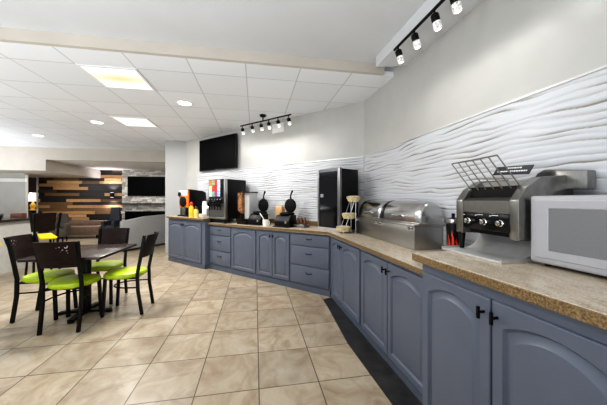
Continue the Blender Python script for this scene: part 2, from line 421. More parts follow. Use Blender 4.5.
def downlight(x, y, label):
    t = thing('recessed_downlight', label, 'ceiling light', (x, y, ZC), 0, 'round recessed downlights')
    obj('trim_ring', MB().lathe([(.125, 0), (.125, -.008), (.105, -.012), (.1, -.002)], seg=28), M_fr, t)
    obj('lens', MB().lathe([(.102, -.002), (.09, -.007), (.01, -.009)], seg=24), mat('lit_lens', (255, 252, 244), .5, emit=4, ergb=(255, 250, 238)), t)
    ld = bpy.data.lights.new('downlight_lamp', 'SPOT'); ld.energy = 34; ld.spot_size = radians(130); ld.spot_blend = .8; ld.shadow_soft_size = .09; ld.color = (1, .95, .88)
    lo = bpy.data.objects.new('downlight_lamp', ld); COL.objects.link(lo); lo.location = (x, y, ZC-.03)
downlight(-1.91, 4.29, 'round white recessed downlight nearest the wall television')
downlight(-4.13, 5.34, 'round white recessed downlight, middle of the three')
downlight(-6.40, 6.44, 'round white recessed downlight farthest left')

M_glassh = mat('crackled_lit_glass', (200, 200, 200), .25, var=.5, scale=60, emit=.35, ergb=(255, 252, 246), bump=.6, bscale=80)
M_bulb = mat('bulb_glow', (255, 255, 250), .4, emit=9, ergb=(255, 249, 236))
def track_head(parent, x, yaw, tilt, z, r=.034, L=.115, stem=.07):
    h = MB().cyl((x, 0, z), (x, 0, z-stem), .008)
    hd = obj('lamp_head', h, M_iron, parent)
    # head pivots at stem foot, aims down with a tilt toward the wall
    R = Matrix.Translation((x, 0, z-stem)) @ Matrix.Rotation(yaw, 4, 'Z') @ Matrix.Rotation(tilt, 4, 'X')
    def tr(mb): bmesh.ops.transform(mb.bm, matrix=R, verts=mb.bm.verts); return mb
    obj('socket_cap', tr(MB().lathe([(.012, .012), (r*.8, .006), (r, -.004), (r, -L*.48), (r*.96, -L*.5)], seg=18)), M_iron, hd)
    obj('lamp_shade', tr(MB().lathe([(r*.92, -L*.46), (r*.98, -L*.5), (r*1.0, -L*1.0), (r*.8, -L*1.01)], seg=18)), M_glassh, hd)
    obj('bulb', tr(MB().lathe([(r*.62, -L*1.0), (r*.6, -L*1.03), (.003, -L*1.06)], seg=14)), M_bulb, hd)
    return R
def track(label, wall, t0, t1, d, z, heads, canopy_t, ztop, power, tilt, stem, r, L):
    tc = (t0+t1)/2
    root = thing('track_light', label, 'track light', W(wall, tc, d, z), RW(wall))
    sg = -1 if wall == 'L' else 1
    hw = abs(t1-t0)/2
    obj('rail', MB().box(-hw, hw, -.009, .009, -.011, .011, bev=.003), M_iron, root)
    cx_ = (canopy_t-tc)*sg
    obj('canopy', MB().cyl((cx_, 0, 0), (cx_, 0, ztop-z-.02), .012).lathe([(.06, ztop-z), (.06, ztop-z-.02), (.045, ztop-z-.035), (.012, ztop-z-.04)], c=(cx_, 0, 0)), M_iron, root)
    for ht in heads:
        R = track_head(root, (ht-tc)*sg, 0, tilt, -.009, r, L, stem)
        ld = bpy.data.lights.new('track_lamp', 'SPOT'); ld.energy = power; ld.spot_size = radians(135); ld.spot_blend = 1.0; ld.shadow_soft_size = .03; ld.color = (1, .985, .96)
        lo = bpy.data.objects.new('track_lamp', ld); COL.objects.link(lo); lo.parent = root
        lo.matrix_local = R @ Matrix.Translation((0, 0, -L*1.12))
track('black track light with clear glass heads above the counter by the right wall', 'R', 1.58, 2.95, .415, 2.85,
      (1.65, 1.90, 2.15, 2.345, 2.62), 2.75, ZT, 3.6, radians(17), .035, .030, .11)
track('black six head track light beside the wall television', 'L', 1.14, 2.39, .42, 2.85,
      (1.19, 1.43, 1.65, 1.84, 2.07, 2.34), 1.79, ZC, 8, radians(18), .05, .032, .10)
t = thing('wall_vent', 'white square wall vent high behind the six head track light', 'vent', PL(1.78, 0, 2.81), ROT_L)
obj('frame', MB().box(-.15, .15, -.012, 0, -.09, .09, bev=.004), M_white, t)
v = MB()
for i in range(7): v.box(-.13, .13, -.017, -.008, -.075+i*.023, -.066+i*.023)
obj('louvre', v, M_fr, t)

# ================================================================== CABINETS
def door_mb(w, h, rise):
    """raised-panel door with an arched top; front at y=-.02, back y=0; origin lower left"""
    K = 15; st = .058
    def arch(ins, y):
        x0, x1, z0 = st+ins, w-st-ins, st+ins; top = h-st-ins
        zs = top-rise
        pts = [(x0, y, z0), (x1, y, z0), (x1, y, zs)]
        for i in range(1, K):
            u = i/K; a = sin(pi*u)**.8
            pts.append((x1+(x0-x1)*u, y, zs+rise*a))
        pts.append((x0, y, zs)); return pts
    def outer(ins, y):
        x0, x1, z0, z1 = ins, w-ins, ins, h-ins
        pts = [(x0, y, z0), (x1, y, z0), (x1, y, z1)]
        for i in range(1, K): pts.append((x1+(x0-x1)*i/K, y, z1))
        pts.append((x0, y, z1)); return pts
    mb = MB()
    mb.loft([outer(0, 0), outer(0, -.016), outer(.005, -.02), arch(-.008, -.02), arch(-.002, -.011), arch(.003, -.005), arch(.011, -.005), arch(.036, -.02)], cap1=False)
    # close the field
    ring = arch(.036, -.02); mb.loft([ring, arch(.046, -.0212)], cap0=False)
    return mb
def knob_mb():
    mb = MB().cyl((0, 0, 0), (0, -.028, 0), .006).box(-.006, .006, -.038, -.026, -.027, .027, bev=.002); return mb
def pull_mb(L=.1):
    mb = MB().tube([(-L/2, 0, 0), (-L/2+.004, -.016, 0), (-L/2+.02, -.026, -.003), (0, -.03, -.004), (L/2-.02, -.026, -.003), (L/2-.004, -.016, 0), (L/2, 0, 0)], [.007, .006, .005, .0055, .005, .006, .007])
    return mb
def cabinet(name, label, wall, ta, tb, dfront, H, fronts, group=None, depth=None, plinth=.09):
    """ta = left edge, tb = right edge as seen"""
    w = abs(ta-tb); sg = -1 if wall == 'L' else 1; depth = depth or dfront-.03
    root = thing(name, label, 'cabinet', W(wall, (ta+tb)/2, dfront-.02), RW(wall), group)
    obj('carcass', MB().box(-w/2, w/2, 0, depth-.02, plinth, H), M_blue, root, smooth=False)
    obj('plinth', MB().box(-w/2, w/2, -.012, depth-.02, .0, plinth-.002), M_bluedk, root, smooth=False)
    for f in fronts:
        kind, a, b, z0, z1 = f[:5]
        xa, xb = -w/2+a, -w/2+b
        if kind == 'door':
            mb = door_mb(xb-xa, z1-z0, f[6] if len(f) > 6 else .055)
            bmesh.ops.translate(mb.bm, vec=(xa, 0, z0), verts=mb.bm.verts)
            d = obj('door', mb, M_blue, root)
            if f[5]:
                kx = xa+.028 if f[5] == 'l' else xb-.028
                kb = knob_mb(); bmesh.ops.translate(kb.bm, vec=(kx, -.02, z1-.065), verts=kb.bm.verts)
                obj('handle', kb, M_iron, d)
        else:
            d = obj('drawer', MB().box(xa, xb, -.02, 0, z0, z1, bev=.006), M_blue, root)
            kb = pull_mb(); bmesh.ops.translate(kb.bm, vec=((xa+xb)/2, -.02, z1-(z1-z0)*.36), verts=kb.bm.verts)
            obj('handle', kb, M_iron, d)
    return root
ZW = .94
def drawers(w): return [('drawer', .02, w-.02, .70, .868), ('drawer', .02, w-.02, .395, .685), ('drawer', .02, w-.02, .115, .38)]
g = 'blue grey base cabinets'
cabinet('base_cabinet', 'raised blue grey two-door cabinet at the far left end, under coffee machine', 'L', 4.48, 3.095, .745, .98,
        [('door', .015, .62, .10, .93, 'r'), ('door', .63, 1.265, .10, .93, 'l')], g)
cabinet('drawer_cabinet', 'blue grey three-drawer cabinet below the soda dispenser', 'L', 3.09, 2.41, .64, .895, drawers(.68), g)
cabinet('base_cabinet', 'blue grey single-door cabinet right of the drawers below the soda dispenser', 'L', 2.41, 1.747, .64, .895, [('door', .015, .645, .105, .86, None, .07)], g)
cabinet('base_cabinet', 'blue grey two-door cabinet below the waffle makers', 'L', 1.747, .995, .64, .895,
        [('door', .02, .372, .105, .86, 'r'), ('door', .38, .735, .105, .86, 'l')], g)
cabinet('drawer_cabinet', 'blue grey three-drawer cabinet below the glass-door fridge', 'L', .995, .262, .64, .895, drawers(.733), g, depth=.58)
cabinet('base_cabinet', 'blue grey two-door cabinet at the inner corner, below the wire basket stand', 'R', .262, 1.285, .64, .895,
        [('door', .015, .43, .07, .865, 'r'), ('door', .44, 1.0, .07, .865, 'l')], g, depth=.58, plinth=.06)
cabinet('base_cabinet', 'blue grey two-door cabinet below the chafing dishes, next to raised counter', 'R', 1.285, 2.462, .64, .895,
        [('door', .025, .56, .07, .865, 'r'), ('door', .57, 1.10, .07, .865, 'l')], g, plinth=.06)
cabinet('base_cabinet', 'large raised blue grey cabinet nearest, below the toaster and microwave', 'R', 2.466, 3.46, .765, 1.02,
        [('door', .025, .487, .09, .965, 'r'), ('door', .497, .97, .09, .965, 'l')], g)
cabinet('base_cabinet', 'raised blue grey cabinet continuing right of the microwave cabinet', 'R', 3.46, 4.4, .765, 1.02,
        [('door', .02, .46, .09, .965, 'r'), ('door', .47, .92, .09, .965, 'l')], g)

# worktops
def top(name, label, poly, z0, z1, splash=None):
    mb = MB().prism([(v.x, v.y) for v in poly], z0, z1, bev=.006)
    o = obj(name, mb, M_gran, None, False); tag(o, label, 'countertop'); return o
dF = .668
cnr = PL(0, dF); # front inner corner of the two fronts
import itertools
def isect(d):
    # point with distance d from both walls
    a11, a12, a21, a22 = NR[0], NR[1], NL[0], NL[1]
    r1 = Q[0]*NR[0]+Q[1]*NR[1]-d; r2 = Q[0]*NL[0]+Q[1]*NL[1]-d
    D = a11*a22-a12*a21
    return Vector(((r1*a22-a12*r2)/D, (a11*r2-r1*a21)/D, 0))
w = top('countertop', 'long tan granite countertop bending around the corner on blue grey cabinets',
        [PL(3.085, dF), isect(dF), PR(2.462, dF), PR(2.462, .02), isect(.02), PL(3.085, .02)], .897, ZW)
u1 = MB().box(-2.98, -.45, 0, .018, ZW, ZW+.085, bev=.003)
obj('upstand', u1, M_gran, w, False, PL(0, .036), ROT_L)
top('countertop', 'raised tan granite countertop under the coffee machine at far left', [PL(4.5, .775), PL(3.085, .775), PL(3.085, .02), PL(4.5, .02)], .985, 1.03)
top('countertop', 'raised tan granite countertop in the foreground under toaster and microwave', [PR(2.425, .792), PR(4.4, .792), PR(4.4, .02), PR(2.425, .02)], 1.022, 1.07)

# ================================================================== APPLIANCES on the left run
ZL, ZR = 1.03, 1.07
# --- wall television
t = thing('television', 'large black flat television hung on the wall above the soda dispenser', 'television', PL(3.585, .0, 2.1), ROT_L)
obj('mount', MB().box(-.2, .2, -.04, 0, .2, .55), M_iron, t)
obj('bezel', MB().box(-.668, .668, -.085, -.04, 0, .76, bev=.006), M_blackg, t)
obj('screen', MB().box(-.652, .652, -.088, -.08, .022, .744), M_screen, t)
obj('logo_strip', MB().box(-.03, .03, -.089, -.084, .007, .013), M_steel, t)

# --- coffee machine
M_orange = mat('orange_panel', (226, 122, 30), .35, var=.08)
t = thing('coffee_machine', 'black coffee machine with orange front panel on the raised left counter', 'coffee machine', PL(4.05, .62, ZL), ROT_L)
w = .19
obj('body', MB().prism([(0.03, .0), (.46, .0), (.46, .54), (.36, .585), (.2, .585), (.1, .61), (.03, .61)], -w, w, 'X', bev=.012), M_black, t)
obj('front_panel', MB().box(-w+.01, w-.01, -.0, .04, .2, .58, bev=.008), M_orange, t)
obj('display', MB().box(-.165, .165, -.012, .01, .46, .60, bev=.01), mat('silver_plastic', (214, 214, 214), .3, metal=.4), t)
obj('brew_head', MB().lathe([(.115, .0), (.115, .03), (.09, .045), (.03, .05)], c=(0, 0, .33), axis='Y').cyl((-.13, -.012, .5), (-.13, -.03, .5), .05), M_black, t)
obj('drip_tray', MB().box(-w+.005, w-.005, -.04, .05, 0, .035, bev=.006).box(-w+.02, w-.02, .028, .045, .03, .22), M_black, t)
obj('cup_rest', MB().box(-.06, .07, -.02, .03, .035, .2, bev=.01), M_steeld, t)

# --- squeeze bottles
def bottle(label, t_, d_, rgb, cap, h, lab, r=.045):
    b = thing('condiment_bottle', label, 'bottle', PL(t_, d_, ZL), ROT_L, 'condiment bottles by the coffee machine')
    obj('body', MB().lathe([(r*.9, 0), (r, .008), (r, h*.55), (r*.92, h*.64), (r*.55, h*.74), (r*.5, h*.78)]), mat(lab, rgb, .35), b)
    obj('cap', MB().lathe([(r*.62, h*.76), (r*.66, h*.80), (r*.6, h*.93), (r*.3, h), (.004, h*1.005)]), mat(lab+'_cap', cap, .35), b)
    return b
bottle('yellow bottle with a tall red cap, beside the coffee machine', 3.60, .71, (233, 195, 40), (190, 36, 30), .33, 'mustard_plastic', .052)
bt = bottle('pale yellow bottle with a dark red cap, right of the red-capped one', 3.445, .70, (226, 208, 120), (70, 24, 22), .24, 'pale_yellow_plastic', .046)
# --- stacks of white cups and bowls
M_foam = mat('white_foam', (238, 238, 236), .6, var=.02)
def cupstack(label, t_, d_, n, r, h, pitch):
    c = thing('foam_cup_stack', label, 'cups', PL(t_, d_, ZL), ROT_L)
    prev = None
    for i in range(n):
        mb = MB().lathe([(r, i*pitch), (r*1.02, i*pitch+.004), (r*.8, i*pitch+h), (r*.3, i*pitch+h)])
        obj('cup', mb, M_foam, c)
    return c
def cup_one(label, p, r, h, z, inv=True, rot=0, grp=None):
    pr = [(r, 0), (r*1.03, .004), (r*.99, .01), (r*.78, h), (r*.2, h)] if inv else [(r*.75, 0), (r, h*.97), (r*1.03, h), (r*.93, h), (r*.7, h*.2)]
    o = obj('foam_cup', MB().lathe(pr), M_foam, None, True, (p.x, p.y, z)); o.rotation_euler[1] = rot
    return tag(o, label, 'cup', grp)
ordn = ['bottom cup', 'second cup from the bottom', 'third cup from the bottom', 'fourth cup from the bottom', 'fifth cup from the bottom', 'top cup']
for i in range(6): cup_one('upside-down white foam cup beside the bottles, %s of the stack' % ordn[i], PL(3.43, .50), .055, .12, ZL+i*.045, True, 0, 'white foam cups stacked upside down')
M_cer = mat('white_ceramic', (236, 235, 232), .3, var=.02)
def bowl(label, p, z, r, tilt=0):
    o = obj('foam_bowl', MB().lathe([(r*.45, 0), (r*.5, .003), (r*.85, r*.35), (r, r*.62), (r*1.04, r*.64), (r*.96, r*.62), (r*.8, r*.36), (r*.4, r*.08)], seg=24), M_cer, None, True, (p.x, p.y, z))
    o.rotation_euler = (0, tilt, 0)
    return tag(o, label, 'bowl', 'white bowls left of the soda dispenser')
bowl('white bowl at the bottom of the small pile left of the soda dispenser', PL(3.27, .66), ZL, .085)
bowl('white bowl nested on the bottom bowl left of the soda dispenser', PL(3.27, .66), ZL+.028, .085)
# lid dispenser with the round top
t = thing('cup_holder', 'white round-topped paper cup holder against the soda dispenser', 'cup holder', PL(3.20, .50, ZL), ROT_L)
obj('base', MB().lathe([(.06, 0), (.065, .01), (.04, .02), (.035, .12), (.05, .17)]), M_cer, t)
obj('dome', MB().lathe([(.05, .165), (.11, .20), (.115, .23), (.085, .27), (.03, .285)], seg=22), M_cer, t)

# --- soda dispenser
t = thing('soda_dispenser', 'tall black and silver soda fountain dispenser with colourful lit front', 'soda dispenser', PL(2.81, .635, ZW), ROT_L)
w = .262
obj('cabinet_body', MB().box(-w+.005, w, .02, .51, .085, .87, bev=.012), M_black, t)
fr = MB().box(w-.05, w, -.03, .03, .12, .875, bev=.01).box(-w, -w+.02, -.03, .03, .12, .875, bev=.006)
obj('silver_frame', fr, M_steel, t)
obj('front_panel', MB().box(-w+.02, w-.05, -.03, .03, .5, .87, bev=.006), M_black, t)
pw = .345/4
fl = [((232, 60, 48), 'red'), ((74, 148, 82), 'green'), ((226, 70, 90), 'rose'), ((120, 170, 226), 'sky')]
mb = MB(); mats = []
for r_ in range(3):
    for c_ in range(4):
        rgb = [[(196, 120, 60), (120, 160, 110), (190, 60, 66), (226, 232, 246)], [(206, 204, 150), (196, 58, 54), (186, 40, 56), (190, 208, 240)], [(214, 210, 200), (110, 160, 136), (150, 60, 120), (150, 180, 226)]][r_][c_]
        mats.append(mat('drink_label_%d_%d' % (r_, c_), rgb, .3, emit=.12, ergb=rgb, var=.3, scale=25)); mb.mi = len(mats)-1
        mb.box(-w+.035+c_*pw, -w+.03+(c_+1)*pw, -.035, -.02, .53+(2-r_)*.11, .635+(2-r_)*.11)
obj('drink_label', mb, mats, t)
obj('valve_panel', MB().box(-w+.02, w-.05, -.045, .03, .40, .51, bev=.008), M_blackg, t)
for i in range(5):
    x = -.21+i*.085
    nz = obj('nozzle', MB().lathe([(.022, .0), (.024, -.05), (.014, -.085), (.008, -.09)], c=(x, -.07, .42)), M_black, t)
    obj('push_lever', MB().box(x-.012, x+.012, -.05, -.04, .26, .36, bev=.003), M_blackg, nz)
    obj('button', MB().sphere((x, -.047, .47), .012, 1, .6, 1), M_steel, nz)
obj('splash_panel', MB().box(-w+.02, w-.05, .0, .03, .13, .41), M_steeld, t)
obj('drip_tray', MB().box(-w, w, -.032, .03, .085, .125, bev=.006), M_steel, t)
gr = MB()
for i in range(12): gr.box(-w+.03+i*.038, -w+.045+i*.038, -.03, -.0, .124, .13)
obj('grate', gr, M_black, t)
for x in (-.22, .22):
    for y in (.0, .45): obj('leg', MB().cyl((x, y, 0), (x, y, .09), .02, .025), M_black, t)

# --- cereal dispenser
M_clear = mat('clear_plastic', (225, 225, 225), .1, trans=.85, var=.02)
M_cereal = mat('mixed_cereal', (140, 96, 60), .7, var=.6, scale=22, bump=.8, bscale=50)
t = thing('cereal_dispenser', 'cereal dispenser with orange-brown cereal between soda dispenser and waffle makers', 'cereal dispenser', PL(2.225, .45, ZW), ROT_L)
obj('base', MB().box(-.12, .12, -.1, .2, 0, .05, bev=.008).box(-.1, .1, .02, .18, .05, .14), M_black, t)
obj('hopper', MB().loft([[(-.10, -.03, .2), (-.03, -.03, .2), (-.03, .05, .2), (-.10, .05, .2)], [(-.12, -.08, .27), (0, -.08, .27), (0, .08, .27), (-.12, .08, .27)], [(-.12, -.08, .60), (0, -.08, .60), (0, .08, .60), (-.12, .08, .60)]]), M_cereal, t)
obj('chute', MB().cyl((0, .01, .19), (0, .01, .1), .03).cyl((0, -.1, .15), (0, .01, .15), .014).lathe([(.03, 0), (.03, .015), (.01, .02)], c=(0, -.1, .15), axis='Y'), M_black, t)
obj('back_panel', MB().box(.004, .13, -.02, .2, .1, .60, bev=.006), mat('pale_grey_panel', (176, 176, 176), .35, var=.03), t)
obj('lid', MB().box(-.125, .14, -.09, .21, .6, .618, bev=.004).lathe([(.03, .61), (.035, .64), (.02, .67), (.004, .675)], c=(-.06, 0, 0)), M_black, t)

# --- waffle makers
def waffle(label, tt):
    r = thing('waffle_maker', label, 'waffle maker', PL(tt, .50, ZW), ROT_L, 'waffle makers on the counter')
    obj('base', MB().prism([(-.02, 0), (.2, 0), (.2, .2), (.1, .21), (.03, .19), (-.02, .1)], -.16, .16, 'X', bev=.012), M_black, r)
    obj('drip_pan', MB().box(-.165, .165, -.06, .26, -.0, .02, bev=.006), M_iron, r)
    obj('hinge_post', MB().box(-.04, .04, .24, .30, 0, .24, bev=.006), M_steeld, r)
    obj('lower_plate', MB().lathe([(.02, .2), (.12, .2), (.13, .215), (.13, .235), (.115, .245), (.02, .245)], c=(0, .14, 0)), M_iron, r)
    lid = obj('lid', MB().lathe([(.02, 0), (.115, 0), (.125, .012), (.125, .03), (.11, .045), (.03, .055)], c=(0, .25, .36), axis='Y'), M_iron, r)
    obj('finial', MB().cyl((0, .24, .48), (0, .235, .53), .016, .012), M_iron, lid)
    obj('handle', MB().tube([(0, .235, .53), (.03, .215, .57), (.07, .2, .62)], [.01, .014, .017]), M_black, lid)
    obj('control_knob', MB().lathe([(.02, 0), (.02, .018), (.012, .022)], c=(.09, -.005, .08), axis='Y'), M_steel, r)
    return r
wm = waffle('black waffle maker with its round lid raised, left one, next to the cereal dispenser', 1.92)
w2 = dup(wm, PL(1.27, .50, ZW), ROT_L, 'black waffle maker with its round lid raised, right one, nearer the fridge')
# --- utensil mug, packet box, shaker
t = thing('utensil_mug', 'white mug with a pale spoon handle between the waffle makers', 'mug', PL(1.60, .55, ZW), ROT_L)
obj('mug', MB().lathe([(.045, 0), (.05, .006), (.056, .115), (.05, .115), (.045, .02)]), M_cer, t)
obj('mug_handle', MB().tube([(.05, 0, .09), (.085, 0, .085), (.085, 0, .035), (.048, 0, .03)], .007), M_cer, t)
sp = obj('spoon', MB().tube([(.01, 0, .02), (-.06, .0, .14), (-.15, .01, .22)], [.006, .007, .009]), M_cer, None, True, PL(1.60, .55, ZW), ROT_L)
tag(sp, 'pale spoon leaning in the white mug between the waffle makers', 'spoon')
t = thing('packet_box', 'tan wooden box of packets at the back between the waffle makers', 'box', PL(1.56, .2, ZW), ROT_L)
obj('box', MB().box(-.07, .07, -.05, .05, 0, .33, bev=.004), mat('tan_wood', (190, 146, 96), .5, var=.12), t)
pk = MB()
for i in range(5): pk.box(-.062+i*.025, -.042+i*.025, -.04, .04, .31, .35+.01*(i % 2))
obj('packet', pk, mat('cream_paper', (226, 206, 170), .6), t)
t = thing('metal_shaker', 'small silver shaker behind the right waffle maker', 'shaker', PL(1.32, .12, ZW), ROT_L)
obj('body', MB().lathe([(.04, 0), (.042, .01), (.036, .15)]), M_steel, t); obj('lid', MB().lathe([(.037, .15), (.037, .165), (.02, .185), (.004, .19)]), M_chrome, t)
t = thing('syrup_tray', 'dark tray of small jars right of the right waffle maker', 'tray', PL(.985, .33, ZW), ROT_L)
obj('tray', MB().box(-.11, .11, -.09, .09, 0, .05, bev=.008), M_steeld, t)
for i in range(3): obj('jar', MB().lathe([(.026, .05), (.028, .06), (.028, .12), (.018, .14), (.018, .16)], c=(-.07+i*.07, 0, 0)), mat('amber_glass', (96, 62, 36), .2), t)

# --- glass-door fridge in the corner
fv = Vector((.643, -.766, 0)); rz = atan2(fv.y, fv.x)
fp = (Vector((.225, 4.147, 0))+Vector((.525, 3.79, 0)))/2
t = thing('countertop_fridge', 'black glass-door countertop fridge standing in the corner', 'fridge', (fp.x, fp.y, ZW), rz)
w = .233
obj('cabinet_body', MB().box(-w, w, .03, .40, .02, .915, bev=.01), M_black, t)
M_grey = mat('grey_metal_frame', (120, 120, 122), .35, metal=.7)
obj('door_frame', MB().box(-w, -w+.035, -.012, .03, .05, .925, bev=.004).box(w-.05, w, -.012, .03, .05, .925, bev=.004).box(-w+.035, w-.05, -.006, .03, .88, .925), M_grey, t)
obj('door_glass', MB().box(-w+.034, w-.049, .0, .02, .06, .885), mat('black_door_glass', (10, 11, 16), .07, spec=.6, var=.02), t)
obj('base_grille', MB().box(-w, w, -.02, .03, 0, .05, bev=.004), mat('light_grey_grille', (176, 172, 166), .4, metal=.3), t)
obj('badge', MB().box(-w+.06, -w+.12, -.004, .004, .5, .55), mat('pale_badge', (150, 140, 150), .4), t)

# --- tiered wire basket stand
t = thing('basket_stand', 'three-tier stand of small tan baskets beside the fridge', 'basket stand', PR(.41, .44, ZW), ROT_R)
st = MB()
for s in (-.085, .085):
    st.tube([(s, -.10, 0), (s, .0, .25), (s, .085, .50)], .006).tube([(s, .085, 0), (s, .085, .47)], .006).tube([(s, -.10, .004), (s, .085, .004)], .006)
obj('frame', st, M_steel, t)
M_wick = mat('tan_wicker', (206, 188, 140), .6, var=.2, scale=60, bump=.6, bscale=90)
M_pkt = mat('white_packets', (226, 218, 206), .6, var=.15, scale=60)
for (y, z) in ((-.06, .02), (.02, .20), (.09, .435)):
    b = obj('basket', MB().lathe([(.07, z), (.08, z+.005), (.102, z+.062), (.106, z+.07), (.096, z+.068), (.08, z+.03)], c=(0, y, 0), seg=20), M_wick, t)
    mb = MB()
    for i in range(12):
        a = i*2.4; rr = .02+.05*((i*7) % 10)/10
        mb.box(-.02, .02, -.014, .014, -.006, .006, bev=.002, M=Matrix.Translation((rr*cos(a), y+rr*sin(a), z+.066+.004*(i % 3))) @ Matrix.Rotation(a*1.7, 4, 'Z') @ Matrix.Rotation(.4*sin(i), 4, 'X'))
    pk = obj('packets', mb, M_pkt, b); pk['kind'] = 'stuff'

# --- chafing dishes in one steel housing
t = thing('chafing_station', 'stainless steel counter housing holding the two roll-top chafing dishes', 'food warmer', PR(1.07, .315, ZW), ROT_R)
hl = .685
obj('housing', MB().box(-hl, hl, 0, .295, 0, .215, bev=.004), mat('satin_steel', (166, 165, 162), .36, metal=1.0, var=.05, scale=25, stretch=(1, 1, 12)), t)
obj('rim', MB().box(-hl-.01, hl+.01, -.012, .297, .215, .232, bev=.004), M_steel, t)
for x in (-.64, -.06, .06, .64): obj('latch', MB().box(x-.035, x+.035, -.02, -.001, .175, .212, bev=.004), M_chrome, t)
def chafer(xc, hw, label):
    c = thing('roll_top_chafer', label, 'chafing dish', PR(1.07+xc, .315, ZW+.232), ROT_R, 'roll-top chafing dishes')
    obj('water_pan', MB().box(-hw, hw, .01, .285, 0, .02, bev=.004), M_steel, c)
    R = .135; K = 16
    rings = []
    for x, s in ((-hw+.005, .9), (-hw+.012, .95), (-hw+.03, .985), (-hw+.06, 1.0), (hw-.09, 1.0), (hw-.05, .985), (hw-.02, .95), (hw-.005, .89)):
        rings.append([(x, .1475-R*s*cos(pi*i/K), .02+.2*s*sin(pi*i/K)**.85) for i in range(K+1)])
    mb = MB().loft(rings)
    lid = obj('roll_lid', mb, mat('polished_steel', (196, 196, 196), .2, metal=1.0, var=.04, scale=20, stretch=(1, 14, 14)), c)
    dk = MB()
    for x in (-hw+.06,):
        for q in (0,): dk.loft([[(x+dx, .1475-(R+e)*cos(pi*i/K), .02+(.2+e)*sin(pi*i/K)**.85) for i in range(K+1)] for dx, e in ((-.022, .0005), (-.022, .003), (.022, .003), (.022, .0005))], closed=False, cap0=False, cap1=False)
    obj('lid_seam', dk, M_blackg, lid)
    obj('handle', MB().tube([(-.06, .03, .085), (-.06, -.012, .075), (.06, -.012, .075), (.06, .03, .085)], .008), M_chrome, lid)
    return c
chafer(-.31, .30, 'stainless roll-top chafing dish nearer the fridge')
chafer(.375, .365, 'stainless roll-top chafing dish nearer the toaster')

# --- cup with red flames and a steel canister left of the toaster
t = thing('flame_cup', 'black cup with a red flame pattern left of the conveyor toaster', 'cup', PR(2.42+.05, .50, ZR), ROT_R)
t.location = PR(2.135, .235, ZW)
obj('cup', MB().lathe([(.034, 0), (.036, .004), (.050, .275), (.045, .275), (.032, .02)], seg=24), M_black, t)
fl = MB()
def cup_r(z): return .0362+(.050-.0362)*z/.275+.0008
for k_ in range(10):
    a0 = 2*pi*k_/10; a1 = 2*pi*(k_+1)/10; hh = .17+.03*(k_ % 3)
    P_ = lambda a, z: (cup_r(z)*cos(a), cup_r(z)*sin(a), z)
    n_ = 4
    for j in range(n_):
        z0, z1 = .03+(hh-.03)*j/n_, .03+(hh-.03)*(j+1)/n_
        w0, w1 = 1-(j/n_)**1.5, 1-((j+1)/n_)**1.5
        am = (a0+a1)/2+.15*sin(j); dw = (a1-a0)/2
        q = [P_(am-dw*w0, z0), P_(am+dw*w0, z0), P_(am+dw*w1, z1), P_(am-dw*w1, z1)]
        vs = [fl.bm.verts.new(v) for v in q]; fl.bm.faces.new(vs)
obj('flame_print', fl, mat('flame_red', (222, 52, 26), .4, emit=.05, var=.2), t, False)
t = thing('steel_canister', 'steel canister with a black lid knob behind the flame cup', 'canister', PR(2.0, .12, ZW), ROT_R)
obj('body', MB().lathe([(.052, 0), (.055, .01), (.055, .27), (.06, .275), (.06, .30), (.05, .305)], seg=24), M_steel, t)
obj('lid_knob', MB().lathe([(.05, .305), (.03, .312), (.012, .315), (.012, .33), (.016, .345), (.004, .35)]), M_black, t)

# --- conveyor toaster
M_tray = mat('matte_tray_steel', (206, 206, 204), .45, metal=.6, var=.03)
t = thing('conveyor_toaster', 'stainless conveyor toaster with wire feed rack between chafers and microwave', 'toaster', PR(2.585, .42, ZR), ROT_R)
w = .215
side = [(0, .115), (0, .33), (.055, .40), (.15, .455), (.37, .47), (.37, 0), (.2, 0), (.2, .115)]
for s in (-1, 1):
    a, b = (-w, -w+.06) if s < 0 else (w-.055, w)
    obj('side_panel', MB().prism(side, a, b, 'X', bev=.006), M_steeld, t)
obj('front_shell', MB().prism([(.004, .255), (.004, .325), (.05, .345), (.05, .255)], -w+.06, w-.055, 'X'), M_steeld, t)
obj('control_panel', MB().box(-w+.07, w-.05, -.004, .03, .15, .255, bev=.003), M_blackg, t)
for i, x in enumerate((-.105, .012, .117)):
    kb = obj('knob', MB().lathe([(.019, 0), (.019, .006), (.015, .01), (.014, .024), (.004, .026)], c=(x, -.004, .2), axis='Y'), M_chrome, t)
mk = MB()
for x in (-.14, -.05, .05): mk.box(x-.006, x+.006, -.0055, -.003, .235, .239)
for x in (-.03, .07): mk.box(x-.01, x+.03, -.0055, -.003, .24, .243)
obj('dial_mark', mk, M_foam, t)
obj('inner_cavity', MB().box(-w+.045, w-.045, .06, .36, .12, .41), M_black, t)
obj('top_shell', MB().prism([(.13, .40), (.15, .445), (.37, .462), (.37, .40)], -w+.045, w-.045, 'X'), M_steel, t)
obj('chute', MB().prism([(.06, .0), (.36, .0), (.36, .12), (.2, .12), (.12, .03), (.06, .012)], -w+.02, w-.03, 'X'), M_tray, t)
obj('crumb_tray', MB().box(-w, w, -.11, .10, .0, .012, bev=.002).box(-w, -w+.008, -.11, .06, .01, .022).box(w-.008, w, -.11, .06, .01, .022), M_tray, t)
obj('foot', MB().cyl((-w+.03, .02, 0), (-w+.03, .02, .12), .012, .022), M_black, t)
obj('foot', MB().cyl((w-.03, .3, 0), (w-.03, .3, .02), .02), M_black, t)
rk = MB()
tl, tr_, bl, brr = (-.195, -.05, .57), (.135, -.05, .575), (-.14, .085, .355), (.185, .085, .36)
def mixp(a, b, u): return tuple(a[i]+(b[i]-a[i])*u for i in range(3))
for i in range(7): rk.tube([mixp(tl, tr_, i/6), mixp(bl, brr, i/6)], .0035, seg=6)
